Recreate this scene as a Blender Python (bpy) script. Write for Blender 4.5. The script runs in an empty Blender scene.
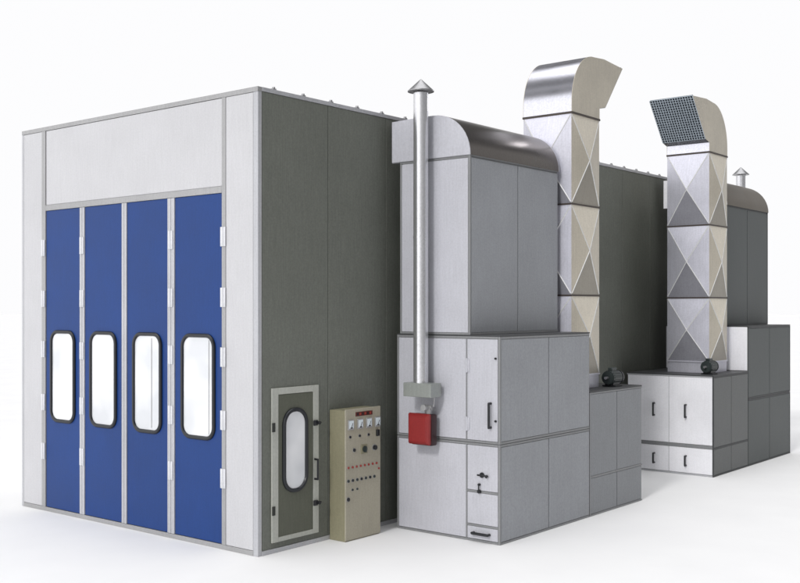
import bpy, bmesh, math, random
from mathutils import Vector, Matrix
random.seed(7)
sc = bpy.context.scene
COL = sc.collection

# ------------------------------------------------------------------ materials
def new_mat(name):
    m = bpy.data.materials.new(name); m.use_nodes = True
    nt = m.node_tree
    return m, nt, nt.nodes['Principled BSDF']

def paint(name, col, rough=0.45, metal=0.0, streak=0.045, cloud=0.06, bump=0.02, spec=0.5, streak_scale=55, aniso=0, grime=0.0, coat=0.0, grain=0.055):
    """painted / bare sheet metal: fine vertical streaks, a faint cloudiness and rolling-mill bump"""
    m, nt, p = new_mat(name)
    N, L = nt.nodes, nt.links
    tc = N.new('ShaderNodeTexCoord')
    mp = N.new('ShaderNodeMapping'); mp.inputs['Scale'].default_value = (1, 1, 0.05)
    L.new(tc.outputs['Object'], mp.inputs['Vector'])
    n1 = N.new('ShaderNodeTexNoise'); n1.inputs['Scale'].default_value = streak_scale; n1.inputs['Detail'].default_value = 3
    L.new(mp.outputs['Vector'], n1.inputs['Vector'])
    n2 = N.new('ShaderNodeTexNoise'); n2.inputs['Scale'].default_value = 1.3; n2.inputs['Detail'].default_value = 4
    L.new(tc.outputs['Object'], n2.inputs['Vector'])
    n3 = N.new('ShaderNodeTexNoise'); n3.inputs['Scale'].default_value = 42; n3.inputs['Detail'].default_value = 2
    L.new(tc.outputs['Object'], n3.inputs['Vector'])
    def amp(src, a):
        mr = N.new('ShaderNodeMapRange'); mr.inputs['From Min'].default_value = 0.3; mr.inputs['From Max'].default_value = 0.7
        mr.inputs['To Min'].default_value = 1 - a; mr.inputs['To Max'].default_value = 1 + a
        L.new(src, mr.inputs['Value']); return mr.outputs['Result']
    def mul(a, b):
        k = N.new('ShaderNodeMath'); k.operation = 'MULTIPLY'; L.new(a, k.inputs[0]); L.new(b, k.inputs[1]); return k.outputs[0]
    f = mul(mul(amp(n1.outputs['Fac'], streak), amp(n2.outputs['Fac'], cloud)), amp(n3.outputs['Fac'], grain))
    sv = N.new('ShaderNodeVectorMath'); sv.operation = 'SCALE'
    sv.inputs[0].default_value = col
    L.new(f, sv.inputs['Scale'])
    L.new(sv.outputs[0], p.inputs['Base Color'])
    p.inputs['Roughness'].default_value = rough
    p.inputs['Metallic'].default_value = metal
    p.inputs['Specular IOR Level'].default_value = spec
    p.inputs['Coat Weight'].default_value = coat
    rr = N.new('ShaderNodeMapRange'); rr.inputs['To Min'].default_value = max(0.03, rough - .08); rr.inputs['To Max'].default_value = rough + .1
    L.new(n2.outputs['Fac'], rr.inputs['Value']); L.new(rr.outputs['Result'], p.inputs['Roughness'])
    b = N.new('ShaderNodeBump'); b.inputs['Strength'].default_value = bump; b.inputs['Distance'].default_value = 0.02
    L.new(n2.outputs['Fac'], b.inputs['Height']); L.new(b.outputs['Normal'], p.inputs['Normal'])
    return m

M = {}
M['white_panel'] = paint('white_panel', (.54, .54, .56), .5, streak=.03, cloud=.035, grain=.04)
M['alu'] = paint('aluminium_trim', (.36, .36, .365), .42, .25)
M['alu_light'] = paint('aluminium_light', (.47, .475, .50), .4, .2)
M['hinge'] = paint('hinge_zinc', (.66, .67, .70), .35, .1)
M['blue'] = paint('blue_door', (.013, .048, .195), .38, spec=.22, streak=.04, cloud=.07, grain=.04)
M['green'] = paint('dark_green_grey', (.160, .169, .148), .6, streak=.08, spec=.3, grain=.09)
M['green_door'] = paint('door_green_grey', (.112, .118, .092), .55, streak=.06, spec=.3)
M['seam'] = paint('seam_dark', (.03, .033, .03), .7)
M['cream_trim'] = paint('door_frame_trim', (.44, .45, .41), .5)
M['rubber'] = paint('black_rubber', (.010, .012, .016), .35, streak=.02)
M['black'] = paint('black_plastic', (.012, .013, .016), .35, streak=.02)
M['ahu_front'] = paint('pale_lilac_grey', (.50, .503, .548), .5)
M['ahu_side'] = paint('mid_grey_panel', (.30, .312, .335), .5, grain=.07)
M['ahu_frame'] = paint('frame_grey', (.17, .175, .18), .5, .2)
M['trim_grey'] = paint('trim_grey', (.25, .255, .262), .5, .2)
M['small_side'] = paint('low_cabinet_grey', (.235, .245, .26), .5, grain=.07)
M['hood_far'] = paint('hood_sheet_tan', (.12, .10, .075), .40, .45, streak=.03)
M['dark_top'] = paint('dark_top', (.05, .052, .055), .5)
M['far_front'] = paint('far_white_panel', (.86, .86, .90), .4, streak=.02, grain=.03)
M['far_side'] = paint('charcoal_panel', (.088, .098, .098), .55, grain=.07)  # side shade of the far unit put into a dark panel colour
M['far_side2'] = paint('charcoal_panel_low', (.132, .138, .138), .55, grain=.07)  # low far cabinet: side shade carried by the colour as well
M['far_frame'] = paint('far_frame', (.085, .09, .09), .5)
M['far_trim'] = paint('far_trim', (.045, .048, .05), .5)
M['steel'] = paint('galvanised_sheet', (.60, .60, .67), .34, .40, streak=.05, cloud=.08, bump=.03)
for k_, f_ in (('light', 1.4), ('dark', .60)):  # lit and shaded copies of the duct sheet, facet shading put into colour
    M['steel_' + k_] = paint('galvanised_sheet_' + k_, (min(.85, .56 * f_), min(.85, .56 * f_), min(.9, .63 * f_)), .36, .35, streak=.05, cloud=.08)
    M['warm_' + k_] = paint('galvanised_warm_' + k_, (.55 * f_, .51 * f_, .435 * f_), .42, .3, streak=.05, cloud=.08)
M['bead'] = paint('folded_ridge', (.70, .70, .70), .35, .2)
M['elbow_steel'] = paint('elbow_sheet', (.62, .62, .68), .20, .92, streak=.03, cloud=.05, bump=.015)
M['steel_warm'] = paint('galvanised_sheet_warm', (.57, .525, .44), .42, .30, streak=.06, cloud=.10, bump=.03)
M['hood_steel'] = paint('polished_hood_sheet', (.175, .160, .148), .29, .95, streak=.03, cloud=.06, bump=.02)
M['flange'] = paint('flange_brown', (.075, .062, .055), .5, .3)
M['pipe'] = paint('flue_pipe_steel', (.66, .66, .68), .22, .85, streak=.02)
M['cap'] = paint('cap_steel', (.34, .34, .35), .35, .7)
M['bracket'] = paint('bracket_steel', (.35, .37, .352), .4, .5)
M['red'] = paint('burner_red', (.25, .018, .018), .4, streak=.03)
M['dred'] = paint('burner_dark', (.035, .010, .012), .4)
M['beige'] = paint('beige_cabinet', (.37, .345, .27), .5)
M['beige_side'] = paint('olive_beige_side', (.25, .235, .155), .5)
M['meter'] = paint('meter_face', (.70, .78, .82), .3, streak=.01)
M['lamp_red'] = paint('lamp_red', (.30, .05, .035), .3, streak=.01)
M['display'] = paint('display_dark', (.10, .02, .018), .3)
M['motor'] = paint('motor_dark', (.025, .034, .034), .4)
M['mesh_wire'] = paint('grille_wire', (.46, .52, .58), .4, .6)
M['mesh_dark'] = paint('duct_inside', (.07, .085, .105), .6)

m, nt, p = new_mat('window_pane')  # opaque near-white: bright interior behind the glass put into the colour
p.inputs['Base Color'].default_value = (.80, .81, .84, 1); p.inputs['Roughness'].default_value = .12
p.inputs['Coat Weight'].default_value = .6; p.inputs['Coat Roughness'].default_value = .04
nn = nt.nodes.new('ShaderNodeTexNoise'); nn.inputs['Scale'].default_value = 1.6
cr = nt.nodes.new('ShaderNodeValToRGB')
cr.color_ramp.elements[0].position = .35; cr.color_ramp.elements[0].color = (.66, .68, .71, 1)
cr.color_ramp.elements[1].position = .62; cr.color_ramp.elements[1].color = (.86, .87, .89, 1)
tcn = nt.nodes.new('ShaderNodeTexCoord'); nt.links.new(tcn.outputs['Object'], nn.inputs['Vector'])
nt.links.new(nn.outputs['Fac'], cr.inputs['Fac']); nt.links.new(cr.outputs['Color'], p.inputs['Base Color'])
M['pane'] = m

m, nt, p = new_mat('studio_floor_white')
nn = nt.nodes.new('ShaderNodeTexNoise'); nn.inputs['Scale'].default_value = .9; nn.inputs['Detail'].default_value = 6
tcn = nt.nodes.new('ShaderNodeTexCoord'); nt.links.new(tcn.outputs['Object'], nn.inputs['Vector'])
cr = nt.nodes.new('ShaderNodeValToRGB')
cr.color_ramp.elements[0].position = .3; cr.color_ramp.elements[0].color = (.83, .83, .84, 1)
cr.color_ramp.elements[1].position = .7; cr.color_ramp.elements[1].color = (.86, .86, .868, 1)
nt.links.new(nn.outputs['Fac'], cr.inputs['Fac']); nt.links.new(cr.outputs['Color'], p.inputs['Base Color'])
p.inputs['Roughness'].default_value = .85; p.inputs['Specular IOR Level'].default_value = .1
M['floor'] = m

# ------------------------------------------------------------------ mesh helpers
class MB:
    def __init__(s): s.bm = bmesh.new()
    def box(s, x0, x1, y0, y1, z0, z1, bev=0.0):
        x0, x1 = sorted((x0, x1)); y0, y1 = sorted((y0, y1)); z0, z1 = sorted((z0, z1))
        t = bmesh.new(); bmesh.ops.create_cube(t, size=1)
        for v in t.verts:
            v.co = Vector(((x0 + x1) / 2 + v.co.x * (x1 - x0), (y0 + y1) / 2 + v.co.y * (y1 - y0), (z0 + z1) / 2 + v.co.z * (z1 - z0)))
        if bev > 0: bmesh.ops.bevel(t, geom=list(t.edges), offset=bev, segments=2, affect='EDGES', profile=.5)
        s.join(t); return s
    def join(s, t):
        me = bpy.data.meshes.new('tmp'); t.to_mesh(me); t.free(); s.bm.from_mesh(me); bpy.data.meshes.remove(me)
    def cyl(s, a, b, r, r2=None, seg=24, bev=0):
        a, b = Vector(a), Vector(b); d = b - a
        t = bmesh.new(); bmesh.ops.create_cone(t, cap_ends=True, segments=seg, radius1=r, radius2=r if r2 is None else r2, depth=d.length)
        if bev: bmesh.ops.bevel(t, geom=[e for e in t.edges if e.calc_face_angle(0) > .8], offset=bev, segments=2, affect='EDGES')
        q = Vector((0, 0, 1)).rotation_difference(d.normalized()).to_matrix().to_4x4()
        bmesh.ops.transform(t, matrix=Matrix.Translation((a + b) / 2) @ q, verts=t.verts)
        s.join(t); return s
    def tube(s, pts, r, seg=10):
        for a, b in zip(pts, pts[1:]): s.cyl(a, b, r, seg=seg)
        for q in pts[1:-1]:
            t = bmesh.new(); bmesh.ops.create_uvsphere(t, u_segments=seg, v_segments=8, radius=r)
            bmesh.ops.translate(t, vec=Vector(q), verts=t.verts); s.join(t)
        return s
    def poly(s, pts):
        vs = [s.bm.verts.new(q) for q in pts]; s.bm.faces.new(vs); return s
    def ring(s, outer, inner):
        n = len(outer); A = [s.bm.verts.new(q) for q in outer]; B = [s.bm.verts.new(q) for q in inner]
        for i in range(n): s.bm.faces.new((A[i], A[(i + 1) % n], B[(i + 1) % n], B[i]))
        return s
    def build(s, name, mat, parent=None, smooth=False):
        bmesh.ops.recalc_face_normals(s.bm, faces=s.bm.faces)
        me = bpy.data.meshes.new(name); s.bm.to_mesh(me); s.bm.free()
        me.materials.append(mat)
        o = bpy.data.objects.new(name, me); COL.objects.link(o)
        if smooth:
            for q in me.polygons: q.use_smooth = True
            me.set_sharp_from_angle(angle=math.radians(35))
        if parent:
            o.parent = parent
            w = Vector(parent.location)
            pp = parent.parent
            while pp: w += Vector(pp.location); pp = pp.parent
            o.location = -w           # meshes are authored in world metres
            # move origin so that the part's own origin is sensible
            me.transform(Matrix.Translation(-w)); o.location = (0, 0, 0)
        return o

def thing(name, loc, label, cat, group=None):
    o = bpy.data.objects.new(name, None); o.empty_display_size = .3; COL.objects.link(o)
    o.location = loc; o['label'] = label; o['category'] = cat
    if group: o['group'] = group
    return o
def box(name, mat, parent, *a, bev=.004): return MB().box(*a, bev=bev).build(name, M[mat], parent)

def rr(cu, cv, w, h, r, n=8):
    pts = []
    for (sx, sy, a0) in ((1, 1, 0), (-1, 1, 90), (-1, -1, 180), (1, -1, 270)):
        for i in range(n + 1):
            a = math.radians(a0 + 90 * i / n)
            pts.append((cu + sx * (w / 2 - r) + r * math.cos(a), cv + sy * (h / 2 - r) + r * math.sin(a)))
    return pts
def onY(y): return lambda u, v, d: (u, y - d, v)      # a face looking to -Y, d = how far proud
def onX(x): return lambda u, v, d: (x + d, u, v)      # a face looking to +X

def window(parent, F, cu, cv, w, h, r, gw=.055, line=None):
    """rubber gasket with a rounded profile and its pane"""
    g = MB()
    prof = [(0, 0), (0.0, .018), (.18, .030), (.5, .034), (.82, .030), (1, .016), (1, 0)]
    loops = []
    for t, d in prof:
        o = gw * t
        loops.append([F(u, v, d) for u, v in rr(cu, cv, w - 2 * o, h - 2 * o, max(.01, r - o))])
    for A, B in zip(loops, loops[1:]): g.ring(A, B)
    bmesh.ops.remove_doubles(g.bm, verts=g.bm.verts, dist=1e-5)
    g.build('window_gasket', M['rubber'], parent, smooth=True)
    pn = MB().poly([F(u, v, .008) for u, v in rr(cu, cv, w - 2 * gw + .006, h - 2 * gw + .006, r - gw + .003)]).build('window_pane', M['pane'], parent)
    if line is not None:
        a = F(line, cv - h / 2 + gw + .03, .010); b = F(line + .012, cv + h / 2 - gw - .03, .0115)
        MB().box(a[0], b[0], a[1], b[1], a[2], b[2]).build('glazing_bead', M['alu'], pn)  # added strip on the pane, stands for interior framing seen behind it

def handle(parent, F, u, v0, v1, r=.013, d=.055, horiz=False, name='handle', mat='black'):
    if horiz: pts = [F(v0, u, 0), F(v0, u, d), F(v1, u, d), F(v1, u, 0)]
    else: pts = [F(u, v0, 0), F(u, v0, d), F(u, v1, d), F(u, v1, 0)]
    return MB().tube(pts, r).build(name, M[mat], parent, smooth=True)

# ------------------------------------------------------------------ floor
fl = MB().poly([(-400, -15, 0), (15, -15, 0), (60, 420, 0), (-400, 420, 0)]).build('floor', M['floor'])
fl['kind'] = 'structure'

# ------------------------------------------------------------------ spray booth
BL, BH, BW = 12.95, 5.652, 5.162
booth = thing('spray_booth', (-BW / 2, BL / 2, 0), 'tall white and dark green-grey spray booth with four blue folding doors', 'spray booth')
F0 = onY(0.0)
# core shell (wall thickness behind the panels)
core = MB()
core.box(-.10, -.012, .09, BL - .1, .03, BH - .05)               # right wall
core.box(-BW + .012, -BW + .10, .09, BL - .1, .03, BH - .05)     # left wall
core.box(-BW + .02, -.02, BL - .1, BL - .012, .03, BH - .05)     # rear wall
core.box(-BW + .02, -.02, .012, .09, 4.47, BH - .05)             # over the doors
core.box(-BW + .02, -4.60, .012, .09, .03, 4.469)
core.box(-.59, -.02, .012, .09, .03, 4.469)
core.build('wall_core', M['seam'], booth)
box('roof', 'alu', booth, -BW + .03, -.03, .03, BL - .03, BH - .05, BH - .012)
# corner posts, sills and rails
for x0, x1 in ((-BW, -BW + .05), (-.083, 0)):
    box('corner_post', 'alu_light', booth, x0, x1, 0, .062, .0, BH - .06)
box('top_rail', 'alu', booth, -BW, 0, -.004, .07, BH - .06, BH + .0)
box('sill_rail', 'alu', booth, -BW + .05, -.083, -.004, .07, 0, .06)
box('side_top_rail', 'alu_light', booth, -.06, .006, .07, BL, BH - .05, BH + .0)
box('side_base_rail', 'alu_light', booth, -.06, .010, .064, BL, 0, .055)
box('side_top_rail', 'alu_light', booth, -BW - .006, -BW + .06, .07, BL, BH - .05, BH)
# white front panels
box('front_panel', 'white_panel', booth, -BW + .054, -4.625, 0, .03, .064, BH - .064)
box('front_panel', 'white_panel', booth, -.572, -.087, 0, .03, .064, BH - .064)
box('header_panel', 'white_panel', booth, -4.51, -.65, 0, .03, 4.50, BH - .066)
box('door_post', 'alu', booth, -4.622, -4.524, -.006, .04, .0605, BH - .0605)
box('door_post', 'alu', booth, -.646, -.575, -.006, .04, .0605, BH - .0605)
box('door_lintel', 'alu', booth, -4.523, -.647, -.006, .04, 4.415, 4.498)
# folding door leaves
leaves = [(-4.518, -3.66), (-3.545, -2.68), (-2.572, -1.70), (-1.560, -.650)]
for i, (a, b) in enumerate(leaves):
    lf = box('door_leaf', 'blue', booth, a + .004, b - .004, .004, .045, .066, 4.412, bev=.006)
    c = (a + b) / 2 + (.0 if i else .0)
    window(lf, onY(.004), c + .01, 1.995, .655 if i == 3 else .62, 1.34, .17 if i < 3 else .17, .05,
           line={2: c + .10, 3: c + .215}.get(i))
for a, b in ((-3.66, -3.545), (-2.68, -2.572), (-1.70, -1.560)):
    m_ = (a + b) / 2
    box('door_stile', 'alu_light', booth, a, m_ - .003, -.008, .045, .064, 4.412)
    box('door_stile', 'alu_light', booth, m_ + .003, b, -.008, .045, .064, 4.412)
for x in (-4.575, -3.602, -1.63, -.612):
    for z in (3.87, 3.12, 2.38, 1.60, .88):
        h = MB(); h.box(x - .045, x - .006, -.020, -.007, z - .12, z + .12, .002); h.box(x + .006, x + .045, -.020, -.007, z - .12, z + .12, .002)
        h.cyl((x, -.020, z - .12), (x, -.020, z + .12), .011, seg=12)
        h.build('hinge', M['hinge'], booth, smooth=True)
# dark side wall panels
ys = [.066, 1.229, 2.395, 3.56, 4.73, 5.90, 7.07, 8.24, 9.41, 10.58, 11.75, BL - .03]
for a, b in zip(ys, ys[1:]):
    MB().box(-.03, 0, a + .004, b - .004, .058, BH - .053, bev=.004).build('side_panel', M['green'], booth)
    MB().box(-BW, -BW + .03, a + .004, b - .004, .0, BH - .053, bev=.004).build('side_panel', M['white_panel'], booth)
box('rear_panel', 'white_panel', booth, -BW + .03, -.03, BL - .02, BL, .0, BH - .053)
k = 0
yy = .28
while yy < BL - .2:
    MB().box(-.05, .0, yy - .028, yy + .028, BH + .001, BH + .016, .004).cyl((-.022, yy, BH + .015), (-.022, yy, BH + .034), .02, seg=6).build('roof_bolt', M['cap'], booth)
    yy += .513
# personnel door
FX = onX(0.0)
pd = box('personnel_door', 'green_door', booth, .003, .02, .318, .930, .187, 1.928)
for a in ((.210, .316, .13, 2.01), (.932, 1.03, .13, 2.01)): box('door_frame', 'cream_trim', pd, .003, .026, *a)
for a in ((.317, .931, 1.93, 2.01), (.317, .931, .13, .186)): box('door_frame', 'cream_trim', pd, .003, .026, *a)
window(pd, onX(.02), .605, 1.225, .44, 1.05, .205, .05)
handle(pd, onX(.02), .955, .82, 1.07, .013, .06)
for z in (1.53, .515):
    MB().box(.026, .05, .925, .995, z - .035, z + .035, .008).cyl((.04, 1.0, z), (.075, 1.0, z), .022, seg=12).cyl((.035, .96, z), (.035, 1.06, z), .012, seg=10).build('latch', M['black'], pd, smooth=True)
    MB().box(.0265, .038, .205, .255, z - .05, z + .06, .003).build('hinge', M['seam'], pd)

# ------------------------------------------------------------------ control cabinet
XC = .295
cab = thing('control_cabinet', (.15, 1.59, 0), 'beige control cabinet with meters and push buttons against the dark wall', 'control cabinet')
box('body', 'beige_side', cab, .014, XC - .02, 1.245, 1.925, .0, 1.675)
box('front_panel', 'beige', cab, XC - .0199, XC, 1.241, 1.93, .012, 1.69, bev=.006)
FC = onX(XC)
box('plinth', 'beige_side', cab, .02, XC - .012, 1.25, 1.92, .0, .012)
dp = box('display', 'display', cab, XC, XC + .008, 1.43, 1.76, 1.59, 1.645, bev=.002)
for k in range(6):
    box('digit', 'lamp_red' if k % 2 else 'black', dp, XC + .008, XC + .010, 1.45 + k * .05, 1.48 + k * .05, 1.602, 1.634, bev=0)
for y in (1.335, 1.515, 1.69, 1.862):
    mt = box('meter', 'alu', cab, XC, XC + .016, y - .055, y + .055, 1.425, 1.555, bev=.004)
    box('meter_face', 'meter', mt, XC + .016, XC + .019, y - .042, y + .042, 1.445, 1.542, bev=.001)
    MB().tube([(XC + .021, y - .004, 1.455), (XC + .021, y + .024, 1.512)], .0035, 6).box(XC + .019, XC + .022, y - .02, y + .02, 1.445, 1.458).build('needle', M['black'], mt)
def knob(y, z, r, mat, name='push_button', d=.02):
    MB().cyl((XC, y, z), (XC + .006, y, z), r * 1.3, seg=16).build('bezel', M['alu'], MB().cyl((XC + .001, y, z), (XC + d, y, z), r, seg=16, bev=.003).build(name, M[mat], cab, smooth=True))
for y in (1.32, 1.505, 1.68): knob(y, 1.335, .016, 'black')
MB().box(XC, XC + .03, 1.835, 1.885, 1.30, 1.385, .006).build('selector_switch', M['black'], cab)
knob(1.40, 1.16, .022, 'black'); knob(1.80, 1.155, .032, 'black', 'selector_knob', .035)
ms = box('main_switch', 'beige_side', cab, XC, XC + .012, 1.535, 1.655, 1.095, 1.215)
MB().cyl((XC + .012, 1.595, 1.155), (XC + .03, 1.595, 1.155), .042, seg=20, bev=.004).box(XC + .03, XC + .045, 1.585, 1.605, 1.115, 1.195, .003).build('switch_knob', M['motor'], ms, smooth=True)
for k in range(8): knob(1.285 + k * .079, .945, .016, 'lamp_red', 'indicator_lamp')
knob(1.885, .87, .014, 'lamp_red', 'indicator_lamp')
for k in range(7): knob(1.285 + k * .085, .775, .018, 'black' if k % 2 else 'motor')
for y in (1.365, 1.455): knob(y, .655, .014, 'motor')
knob(1.285, .54, .024, 'black', 'key_switch')

# ------------------------------------------------------------------ air handling units
Y0, Y1, YT, YS = 2.336, 4.651, 4.545, 6.302
XA, XB, XT = .25, 1.919, 1.458
ZL, ZM, ZT, ZS = 2.635, 1.264, 4.95, 1.79

def hood(parent, ya, yb, mat_skin, mat_cap, near):
    prof = [(.17, ZT + .012), (.17, 5.515), (.60, 5.525)]
    for i in range(13):
        a = math.radians(90 - 90 * i / 12); prof.append((.88 + (XT + .012 - .88) * math.cos(a), ZT + .012 + (5.525 - ZT - .012) * math.sin(a)))
    y0, y1 = min(ya, yb), max(ya, yb)
    s = MB(); vs0 = [s.bm.verts.new((x, y0, z)) for x, z in prof]; vs1 = [s.bm.verts.new((x, y1, z)) for x, z in prof]
    for i in range(len(prof) - 1): s.bm.faces.new((vs0[i], vs0[i + 1], vs1[i + 1], vs1[i]))
    s.bm.faces.new((vs0[-1], vs0[0], vs1[0], vs1[-1]))
    h = s.build('hood', mat_skin, parent, smooth=True)
    for yy, sg in ((y0, -1), (y1, 1)):
        c = MB(); A = [c.bm.verts.new((x, yy + sg * .001, z)) for x, z in prof]; B = [c.bm.verts.new((x, yy + sg * .014, z)) for x, z in prof]
        c.bm.faces.new(A); c.bm.faces.new(B)
        for i in range(len(prof)): c.bm.faces.new((A[i], A[(i + 1) % len(prof)], B[(i + 1) % len(prof)], B[i]))
        c.build('hood_end_panel', mat_cap, h)
    MB().box(.0, .17, y0 + .5, y1 - .1, ZT + .05, 5.48, .0).build('connecting_duct', mat_cap, h)

def unit(name, loc, label, my, front_mat, side_mat, frame_mat, far):
    """lower cabinet + tower + hood; my maps the near unit's y to this unit's y"""
    u = thing(name, loc, label, 'air unit')
    fr = M[frame_mat]
    # shells
    MB().box(XA + .01, XB - .012, my(Y0 + .012), my(Y1 - .002), 0.0, ZL - .012).build('cabinet_frame', fr, u)
    MB().box(.31, XT - .012, my(Y0 + .012), my(YT - .012), ZL - .011, ZT).build('tower_frame', fr, u)
    MB().box(XA, XB, my(Y0), my(Y1), ZL - .011, ZL + .006, bev=.003).build('cabinet_top', M['dark_top'], u)
    lo = [(0.035, ZM - .035), (ZM + .035, ZL - .045)]
    # +X side panels
    for z0, z1 in lo:
        for a, b in ((Y0 + .035, 3.512), (3.532, Y1 - .02)):
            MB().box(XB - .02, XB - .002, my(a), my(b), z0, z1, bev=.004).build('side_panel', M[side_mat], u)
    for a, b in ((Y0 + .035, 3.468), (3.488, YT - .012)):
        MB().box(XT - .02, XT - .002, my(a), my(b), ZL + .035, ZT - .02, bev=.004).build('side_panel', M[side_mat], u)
    # trims at corners and between storeys
    tr = M['trim_grey' if not far else 'far_trim']
    for z0, z1 in ((0, .028), (ZM - .030, ZM - .004), (ZM + .004, ZM + .030), (ZL - .040, ZL - .012)):
        MB().box(XB - .019, XB, my(Y0 + .0305), my(Y1 - .016), z0, z1, bev=.003).build('trim_rail', tr, u)
    for z0, z1 in ((.0, ZM - .003), (ZM + .003, ZL - .013)):
        MB().box(XB - .03, XB + .001, my(Y0 - .001), my(Y0 + .03), z0, z1, bev=.004).build('corner_trim', tr, u)
    MB().box(XT - .03, XT + .001, my(Y0 - .001), my(Y0 + .03), ZL + .007, ZT - .0, bev=.004).build('corner_trim', tr, u)
    MB().box(XT - .018, XT, my(Y0 + .031), my(YT), ZL + .007, ZL + .032, bev=.003).build('trim_rail', tr, u)
    MB().box(.17, XT + .004, my(Y0 - .003), my(YT + .002), ZT + .0005, ZT + .0115).build('hood_flange', tr, u)
    hood(u, my(Y0), my(YT), M['hood_far' if far else 'hood_steel'], M[front_mat], not far)
    return u

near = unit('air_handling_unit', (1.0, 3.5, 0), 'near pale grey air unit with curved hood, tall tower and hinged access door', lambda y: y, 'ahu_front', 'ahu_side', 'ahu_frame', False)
fm, tr = M['ahu_front'], M['trim_grey']
def fp(name, x0, x1, z0, z1, y=Y0, mat=None, parent=near, d=.0): return MB().box(x0, x1, y + d, y + .02, z0, z1, bev=.004).build(name, mat or fm, parent)
XD = 1.405
fp('front_panel', XA + .03, XD - .012, .035, ZM - .035)
fp('front_panel', XA + .03, XD - .012, ZM + .035, ZL - .045)
fp('front_panel', .33, XT - .034, ZL + .035, ZT - .025)
door = fp('access_door', XD + .012, XB - .034, ZM + .035, ZL - .045, d=-.004)
d2 = fp('service_panel', XD + .012, XB - .034, .66, ZM - .035)
fp('service_panel', XD + .012, XB - .034, .225, .625)
d3 = fp('drain_hatch', XD + .012, XB - .034, .035, .192)
for a in ((XA, XB - .031, 0, .028), (XA, XB - .031, ZM - .030, ZM - .004), (XA, XB - .031, ZM + .004, ZM + .030), (XA, XB - .031, ZL - .040, ZL - .012),
          (XA, XA + .026, .03, ZM - .031), (XA, XA + .026, ZM + .031, ZL - .041), (XD - .009, XD + .009, .03, ZM - .031), (XD - .009, XD + .009, ZM + .031, ZL - .041),
          (.30, XT - .031, ZL + .007, ZL + .032), (.30, .326, ZL + .033, ZT - .022), (.30, XT - .031, ZT - .021, ZT - .001), (XD + .010, XB - .031, .63, .655), (XD + .010, XB - .031, .197, .220)):
    MB().box(a[0], a[1], Y0 - .001, Y0 + .018, a[2], a[3], bev=.003).build('trim_rail', tr, near)
FY = onY(Y0)
handle(door, onY(Y0 + .004), 1.785, 1.475, 1.78, .016, .06)
for z in (2.35, 1.56): MB().cyl((1.862, Y0 - .006, z), (1.862, Y0 - .03, z), .014, seg=12, bev=.003).build('door_lock', M['black'], door, smooth=True)
for z in (2.25, 1.50): MB().cyl((XD + .01, Y0 - .012, z - .09), (XD + .01, Y0 - .012, z + .09), .016, seg=12).box(XD + .012, XD + .05, Y0 - .014, Y0 - .005, z - .08, z + .08, .002).build('hinge', M['ahu_front'], door, smooth=True)
handle(d3, FY, .112, 1.52, 1.76, .018, .05, horiz=True)
MB().cyl((1.65, Y0 + .001, .86), (1.65, Y0 - .02, .86), .034, seg=20, bev=.004).box(1.585, 1.735, Y0 - .034, Y0 - .019, .848, .868, .004).cyl((1.735, Y0 - .02, .858), (1.735, Y0 - .045, .845), .018, seg=12).build('latch', M['black'], d2, smooth=True)
MB().cyl((1.61, Y0 + .001, .735), (1.61, Y0 - .03, .735), .018, seg=14, bev=.003).box(1.602, 1.618, Y0 - .032, Y0 - .026, .64, .73, .002).cyl((1.612, Y0 - .001, .648), (1.612, Y0 - .035, .648), .024, seg=14, bev=.004).build('key_lock', M['black'], d2, smooth=True)

MY = lambda y: 15.4 - y
far = unit('air_handling_unit', (1.0, 11.9, 0), 'distant dark grey air unit with curved hood, standing behind the white cabinet', MY, 'far_front', 'far_side', 'far_frame', True)
ys_ = MY(Y1)
MB().box(XA + .02, XB - .022, ys_ - .002, ys_ + .014, ZS + .01, ZL - .014, bev=.004).build('end_panel', M['far_front'], far)
MB().box(.315, XT - .004, MY(YT) - .004, MY(YT) + .012, ZL + .008, ZT - .004, bev=.004).build('end_panel', M['far_side'], far)
MB().box(XA + .03, XB - .03, MY(Y0) - .012, MY(Y0), .03, ZL - .02, bev=.004).build('end_panel', M['ahu_front'], far)

# ------------------------------------------------------------------ exhaust cabinets (small)

def small_cab(loc, label, ya, yb, side_mat, frame_mat, front_mat, seam, far):
    c = thing('exhaust_cabinet', loc, label, 'exhaust cabinet')
    f_ = M[frame_mat]
    MB().box(XA + .01, XB - .012, ya + .012, yb - .012, 0, ZS - .02).build('cabinet_frame', f_, c)
    MB().box(XA, XB, ya, yb, ZS - .019, ZS, bev=.004).build('cabinet_top', M['dark_top'], c)
    mid = (ya + yb) / 2
    for z0, z1 in ((.035, seam - .018), (seam + .018, ZS - .045)):
        for a, b in ((ya + .025, mid - .009), (mid + .009, yb - .018)):
            MB().box(XB - .02, XB - .002, a, b, z0, z1, bev=.004).build('side_panel', M[side_mat], c)
    tr = M['trim_grey' if not far else 'far_trim']
    for z0, z1 in ((0, .028), (seam - .014, seam + .014), (ZS - .040, ZS - .020)):
        MB().box(XB - .019, XB, ya + .0205, yb - .002, z0, z1, bev=.003).build('trim_rail', tr, c)
    MB().box(XB - .02, XB + .001, ya - .001, ya + .02, 0, ZS - .0205, bev=.003).build('corner_trim', tr, c)
    return c
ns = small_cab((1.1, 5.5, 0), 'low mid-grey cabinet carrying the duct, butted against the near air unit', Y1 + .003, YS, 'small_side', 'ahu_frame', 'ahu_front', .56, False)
YF = MY(YS)
fs = small_cab((1.1, 9.9, 0), 'low cabinet with bright white front and four black door handles', YF, MY(Y1) - .003, 'far_side2', 'far_frame', 'far_front', .50, True)
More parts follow.
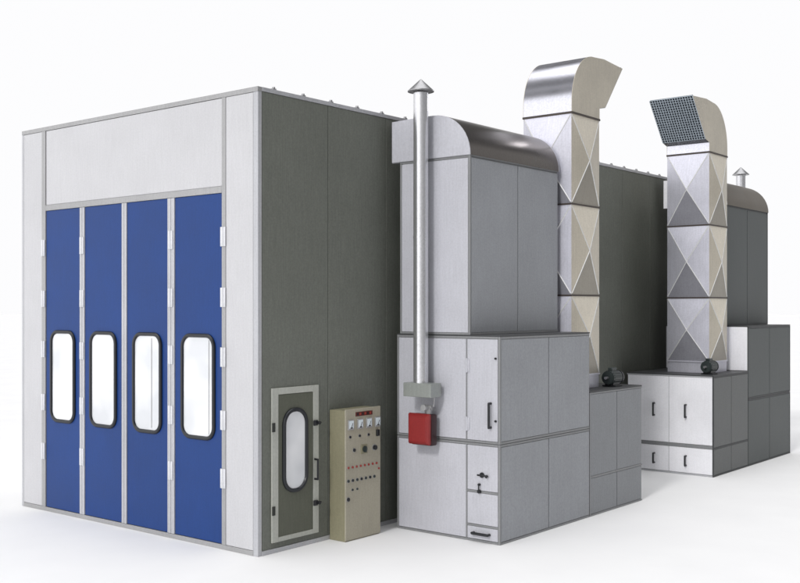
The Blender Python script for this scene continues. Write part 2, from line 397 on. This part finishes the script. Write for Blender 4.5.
for z0, z1 in ((.035, .485), (.555, ZS - .045)):
    for i, (a, b) in enumerate(((XA + .02, 1.075), (1.083, XB - .024))):
        dd = MB().box(a, b, YF - .001, YF + .018, z0, z1, bev=.004).build('door', M['far_front'], fs)
        hx = .80 if i == 0 else 1.41
        zz = (1.03, 1.25) if z0 > .5 else (.165, .335)
        handle(dd, onY(YF), hx, zz[0], zz[1], .016, .06)
MB().box(XA, XB - .021, YF - .003, YF + .017, .490, .550, bev=.004).build('trim_rail', M['trim_grey'], fs)
MB().box(XA, XB - .021, YF - .003, YF + .017, 0, .030, bev=.004).build('trim_rail', M['alu_light'], fs)
MB().box(XA, XB - .021, YF - .003, YF + .017, ZS - .042, ZS - .020, bev=.004).build('trim_rail', M['alu_light'], fs)

# ------------------------------------------------------------------ exhaust ducts
DX0, DX1, DY = .785, 1.60, 4.68
DW = .835
def duct(loc, label, my, grp=None):
    d = thing('exhaust_duct', loc, label, 'duct')
    zs = [(ZS + .21, 3.16), (3.18, 4.49), (4.51, 5.82)]
    y0, y1 = DY, DY + DW
    MB().box(DX0 + .004, DX1 - .004, my(y0 + .004), my(y1 - .004), ZS + .001, ZS + .20, bev=.004).build('base_collar', M['steel'], d)
    C4 = [(DX0, y0), (DX1, y0), (DX1, y1), (DX0, y1)]
    for z0, z1 in zs:
        sF = MB(); fmat = []; zc = (z0 + z1) / 2
        for i in range(4):
            (xa, ya), (xb, yb) = C4[i], C4[(i + 1) % 4]
            n = Vector((yb - ya, -(xb - xa), 0)).normalized()
            c = Vector(((xa + xb) / 2, (ya + yb) / 2, zc)) + n * .070
            P = [Vector((xa, ya, z0)), Vector((xb, yb, z0)), Vector((xb, yb, z1)), Vector((xa, ya, z1))]
            s = sF; nf0 = len(s.bm.faces)
            for j in range(4):
                a, b = P[j], P[(j + 1) % 4]
                s.poly([(q.x, my(q.y), q.z) for q in (a, b, c)])
            for q in P:
                qq = q + (c - q) * .03
                s.cyl((qq.x, my(qq.y), qq.z), (c.x, my(c.y), c.z), .009, seg=6)
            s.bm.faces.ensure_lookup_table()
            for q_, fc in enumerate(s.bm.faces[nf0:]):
                tone = (2, 0, 1, 0)[q_] if q_ < 4 else 6      # shading painted per facet: bottom dark, side mid, top light, side mid
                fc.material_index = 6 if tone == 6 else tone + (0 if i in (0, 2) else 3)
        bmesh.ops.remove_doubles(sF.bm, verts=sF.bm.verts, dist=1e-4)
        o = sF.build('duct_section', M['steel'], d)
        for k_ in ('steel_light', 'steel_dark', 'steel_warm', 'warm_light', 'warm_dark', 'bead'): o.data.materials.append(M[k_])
    for z in (ZS + .205, 3.17, 4.50):
        MB().box(DX0 - .012, DX1 + .012, my(y0 - .012), my(y1 + .012), z - .012, z + .012, bev=.003).build('flange', M['flange' if z > 3 else 'steel'], d)
    MB().box(DX0 - .014, DX1 + .014, my(y0 - .014), my(y1 + .014), 5.812, 5.842, bev=.003).build('flange', M['flange'], d)
    # elbow
    prof = [(0, 5.843), (0, 5.98)]
    for i in range(1, 15):
        a = math.radians(180 - 90 * i / 14)
        prof.append((.66 + .66 * math.cos(a), 5.98 + .765 * math.sin(a)))
    prof += [(.98, 6.772), (1.58, 6.735), (1.02, 6.045), (DW, 6.00), (DW, 5.843)]
    prof = [(y0 + a, z) for a, z in prof]
    n = len(prof)
    s = MB(); A = [s.bm.verts.new((DX0, my(y), z)) for y, z in prof]; B = [s.bm.verts.new((DX1, my(y), z)) for y, z in prof]
    io = n - 4                                   # the opening: between prof[io] and prof[io+1]
    for i in range(n):
        if i in (io, n - 1): continue
        s.bm.faces.new((A[i], A[(i + 1) % n], B[(i + 1) % n], B[i]))
    el = s.build('elbow', M['elbow_steel'], d, smooth=True)
    for x, sg in ((DX0, -1), (DX1, 1)):
        c = MB(); P = [c.bm.verts.new((x + sg * .001, my(y), z)) for y, z in prof]; Q = [c.bm.verts.new((x + sg * .008, my(y), z)) for y, z in prof]
        c.bm.faces.new(P); c.bm.faces.new(Q)
        for i in range(n): c.bm.faces.new((P[i], P[(i + 1) % n], Q[(i + 1) % n], Q[i]))
        c.build('elbow_cheek', M['steel_warm'], el)
    # outlet grille with wires
    a = Vector((0, my(prof[io][0]), prof[io][1])); b = Vector((0, my(prof[io + 1][0]), prof[io + 1][1]))
    nrm = Vector((0, -(b.z - a.z), (b.y - a.y))).normalized()
    if (nrm.y > 0) != (my(1) > my(0)): nrm = -nrm
    g = MB(); inn = -nrm * .03
    g.poly([(DX0, (a + inn).y, (a + inn).z), (DX1, (a + inn).y, (a + inn).z), (DX1, (b + inn).y, (b + inn).z), (DX0, (b + inn).y, (b + inn).z)])
    gb = g.build('outlet_throat', M['mesh_dark'], el)  # flat dark sheet in place of the shaded duct interior
    w = MB(); NX, NZ = 17, 18
    for i in range(NX + 1):
        x = DX0 + (DX1 - DX0) * i / NX; w.cyl((x, a.y, a.z), (x, b.y, b.z), .008, seg=6)
    for j in range(NZ + 1):
        p_ = a + (b - a) * j / NZ; w.cyl((DX0, p_.y, p_.z), (DX1, p_.y, p_.z), .008, seg=6)
    w.build('wire_grille', M['mesh_wire'], el)
    return d
duct((1.19, 5.1, ZS), 'galvanised square duct whose curved outlet hood faces away, behind the near air unit', lambda y: y)
duct((1.19, 10.09, ZS), 'galvanised square duct with wire grille outlet facing the viewer, above white cabinet', lambda y: 15.19 - y)

# ------------------------------------------------------------------ fan motors
def motor(y, label, s):
    x, z = 1.70, ZS + .135
    m_ = thing('fan_motor', (x, y, ZS), label, 'motor', None)
    b = MB(); b.cyl((x - .02, y - .17, z), (x - .02, y + .13, z), .105, seg=28, bev=.012)
    for k in range(16):
        a = 2 * math.pi * k / 16
        b.box(x - .02 + .108 * math.cos(a) - .006, x - .02 + .108 * math.cos(a) + .006, y - .13, y + .10, z + .108 * math.sin(a) - .006, z + .108 * math.sin(a) + .006)
    b.build('body', M['motor'], m_, smooth=True)
    MB().cyl((x - .02, y + .131, z), (x - .02, y + .20, z), .112, .095, seg=28, bev=.01).build('fan_cowl', M['black'], m_, smooth=True)
    MB().box(x - .06, x + .02, y - .09, y + .05, z + .10, z + .15, .01).build('terminal_box', M['motor'], m_)
    MB().box(x - .13, x + .09, y - .13, y + .10, ZS + .001, ZS + .022, .003).box(x - .09, x - .06, y - .12, y + .09, ZS + .02, z - .06).box(x + .02, x + .05, y - .12, y + .09, ZS + .02, z - .06).build('foot', M['black'], m_)
    MB().cyl((x - .02, y - .24, z), (x - .02, y - .16, z), .022, seg=12).build('shaft', M['cap'], m_)
motor(5.80, 'small dark fan motor on the low grey cabinet beside the near duct', 1)
motor(9.50, 'small dark fan motor on the white-fronted cabinet before the far duct', -1)

# ------------------------------------------------------------------ flues and burner
def flue(yc, label, far, ywall):
    xc = .81
    f_ = thing('flue_pipe', (xc, yc, 2.0), label, 'flue pipe')
    MB().cyl((xc, yc, 2.01), (xc, yc, 5.80), .098, seg=40).build('pipe', M['pipe'], f_, smooth=True)
    MB().cyl((xc, yc, 3.9), (xc, yc, 3.925), .101, seg=40).build('pipe_joint', M['pipe'], f_, smooth=True)
    c = MB(); c.cyl((xc, yc, 5.83), (xc, yc, 5.985), .172, .004, seg=40); c.cyl((xc, yc, 5.818), (xc, yc, 5.83), .174, seg=40)
    cap = c.build('rain_cap', M['cap'], f_, smooth=True)
    s = MB()
    for k in range(3):
        a = 2 * math.pi * k / 3 + .4; s.box(xc + .09 * math.cos(a) - .008, xc + .09 * math.cos(a) + .008, yc + .09 * math.sin(a) - .003, yc + .09 * math.sin(a) + .003, 5.76, 5.82)
    s.build('cap_strut', M['cap'], cap)
    br = MB().box(.61, 1.06, yc - .12, yc + .11, 1.83, 2.01, .006).build('collar_box', M['bracket'], f_)
    MB().box(.66, 1.0, min(yc + .11, ywall), max(yc + .11, ywall), 1.86, 1.98).build('wall_bracket', M['bracket'], f_)
    return f_
flue(2.14, 'tall shiny flue pipe with conical cap in front of the near air unit', False, Y0)
flue(13.26, 'distant flue with small conical cap poking up behind the far curved hood', True, MY(Y0))

bu = thing('burner', (.8, 2.1, 1.2), 'red burner box with chamfered edges below the flue pipe collar', 'burner')
def cham(x0, x1, y0, y1, z0, z1, ch, name, mat):
    s = MB(); 
    back = [(x0, z0), (x1, z0), (x1, z1), (x0, z1)]
    front = [(x0 + ch, z0 + ch), (x1 - ch, z0 + ch), (x1 - ch, z1 - ch), (x0 + ch, z1 - ch)]
    L1 = [s.bm.verts.new((x, y1, z)) for x, z in back]; L2 = [s.bm.verts.new((x, y0 + ch, z)) for x, z in back]; L3 = [s.bm.verts.new((x, y0, z)) for x, z in front]
    for A, B in ((L1, L2), (L2, L3)):
        for i in range(4): s.bm.faces.new((A[i], A[(i + 1) % 4], B[(i + 1) % 4], B[i]))
    s.bm.faces.new(L1); s.bm.faces.new(L3)
    bmesh.ops.bevel(s.bm, geom=list(s.bm.edges), offset=.008, segments=2, affect='EDGES')
    return s.build(name, M[mat], bu)
MB().box(.645, .99, 2.135, 2.26, 1.19, 1.60, .02).build('housing', M['dred'], bu, smooth=True)
cham(.635, .985, 2.06, 2.134, 1.205, 1.61, .035, 'cover', 'red')
MB().cyl((.81, 2.26, 1.40), (.81, 2.335, 1.40), .09, seg=24).build('blast_tube', M['cap'], bu, smooth=True)
MB().cyl((.90, 2.18, 1.60), (.90, 2.18, 1.70), .045, seg=20, bev=.006).cyl((.82, 2.18, 1.69), (.96, 2.18, 1.69), .03, seg=16).cyl((.90, 2.12, 1.69), (.90, 2.07, 1.69), .042, seg=20).build('gas_valve', M['alu'], bu, smooth=True)
MB().tube([(.955, 2.18, 1.69), (.99, 2.18, 1.71), (1.0, 2.18, 1.83)], .012).build('fuel_line', M['cap'], bu, smooth=True)

# ------------------------------------------------------------------ camera
cam = bpy.data.cameras.new('camera'); co = bpy.data.objects.new('camera', cam); COL.objects.link(co)
co.location = (9.2248, -8.6636, 3.0); co.rotation_euler = (math.radians(90), 0, math.radians(39.0588))
cam.sensor_width = 36; cam.lens = 47.03; cam.shift_y = .0194; cam.clip_end = 2000
sc.camera = co

# ------------------------------------------------------------------ light: white world with bands invented for reflections, one key lamp
w = bpy.data.worlds.new('World'); sc.world = w; w.use_nodes = True
nt = w.node_tree; N, L = nt.nodes, nt.links
bg = N['Background']
tc = N.new('ShaderNodeTexCoord'); sp = N.new('ShaderNodeSeparateXYZ'); L.new(tc.outputs['Generated'], sp.inputs[0])
SKYTOP = 2.6
rm = N.new('ShaderNodeValToRGB'); r_ = rm.color_ramp
mr = N.new('ShaderNodeMapRange'); mr.inputs['From Min'].default_value = -1; mr.inputs['From Max'].default_value = 1
L.new(sp.outputs['Z'], mr.inputs['Value']); L.new(mr.outputs['Result'], rm.inputs['Fac'])
def zf(deg): return (math.sin(math.radians(deg)) + 1) / 2
stops = [(-90, .55), (-8, .6), (-5, .98), (23, .98), (27, .07), (34, .06), (38, .28), (41, .28), (44, .06), (55, .08), (60, SKYTOP), (90, SKYTOP)]  # out-of-view dark bands and bright top, shaped for reflections and floor light
r_.elements[0].position = zf(stops[0][0]); r_.elements[0].color = (stops[0][1],) * 3 + (1,)
r_.elements[1].position = zf(stops[-1][0]); r_.elements[1].color = (stops[-1][1],) * 3 + (1,)
for dg, v in stops[1:-1]:
    e = r_.elements.new(zf(dg)); e.color = (v, v, v * 1.012, 1)
# world dimmed towards +X, out of view, to darken the side faces
mx = N.new('ShaderNodeMapRange'); mx.interpolation_type = 'SMOOTHSTEP'
mx.inputs['From Min'].default_value = .05; mx.inputs['From Max'].default_value = .75
mx.inputs['To Min'].default_value = 1.0; mx.inputs['To Max'].default_value = .35
L.new(sp.outputs['X'], mx.inputs['Value'])
my_ = N.new('ShaderNodeMapRange'); my_.interpolation_type = 'SMOOTHSTEP'  # world raised behind the camera as added front fill
my_.inputs['From Min'].default_value = -.1; my_.inputs['From Max'].default_value = -.8
my_.inputs['To Min'].default_value = 1.0; my_.inputs['To Max'].default_value = 1.7
L.new(sp.outputs['Y'], my_.inputs['Value'])
mq = N.new('ShaderNodeMath'); mq.operation = 'MULTIPLY'; L.new(mx.outputs['Result'], mq.inputs[0]); L.new(my_.outputs['Result'], mq.inputs[1])
mm = N.new('ShaderNodeVectorMath'); mm.operation = 'SCALE'; L.new(rm.outputs['Color'], mm.inputs[0]); L.new(mq.outputs[0], mm.inputs['Scale'])
L.new(mm.outputs[0], bg.inputs['Color']); bg.inputs['Strength'].default_value = 1.0

sun = bpy.data.lights.new('key_lamp', 'SUN'); so = bpy.data.objects.new('key_lamp', sun); COL.objects.link(so)
dirn = Vector((.14, -.80, .53)).normalized()
so.rotation_euler = dirn.to_track_quat('Z', 'Y').to_euler()
sun.energy = 1.3; sun.angle = math.radians(9); sun.color = (1, .985, .96)

sc.view_settings.view_transform = 'Standard'; sc.view_settings.look = 'None'; sc.view_settings.exposure = 0
sc.cycles.max_bounces = 6
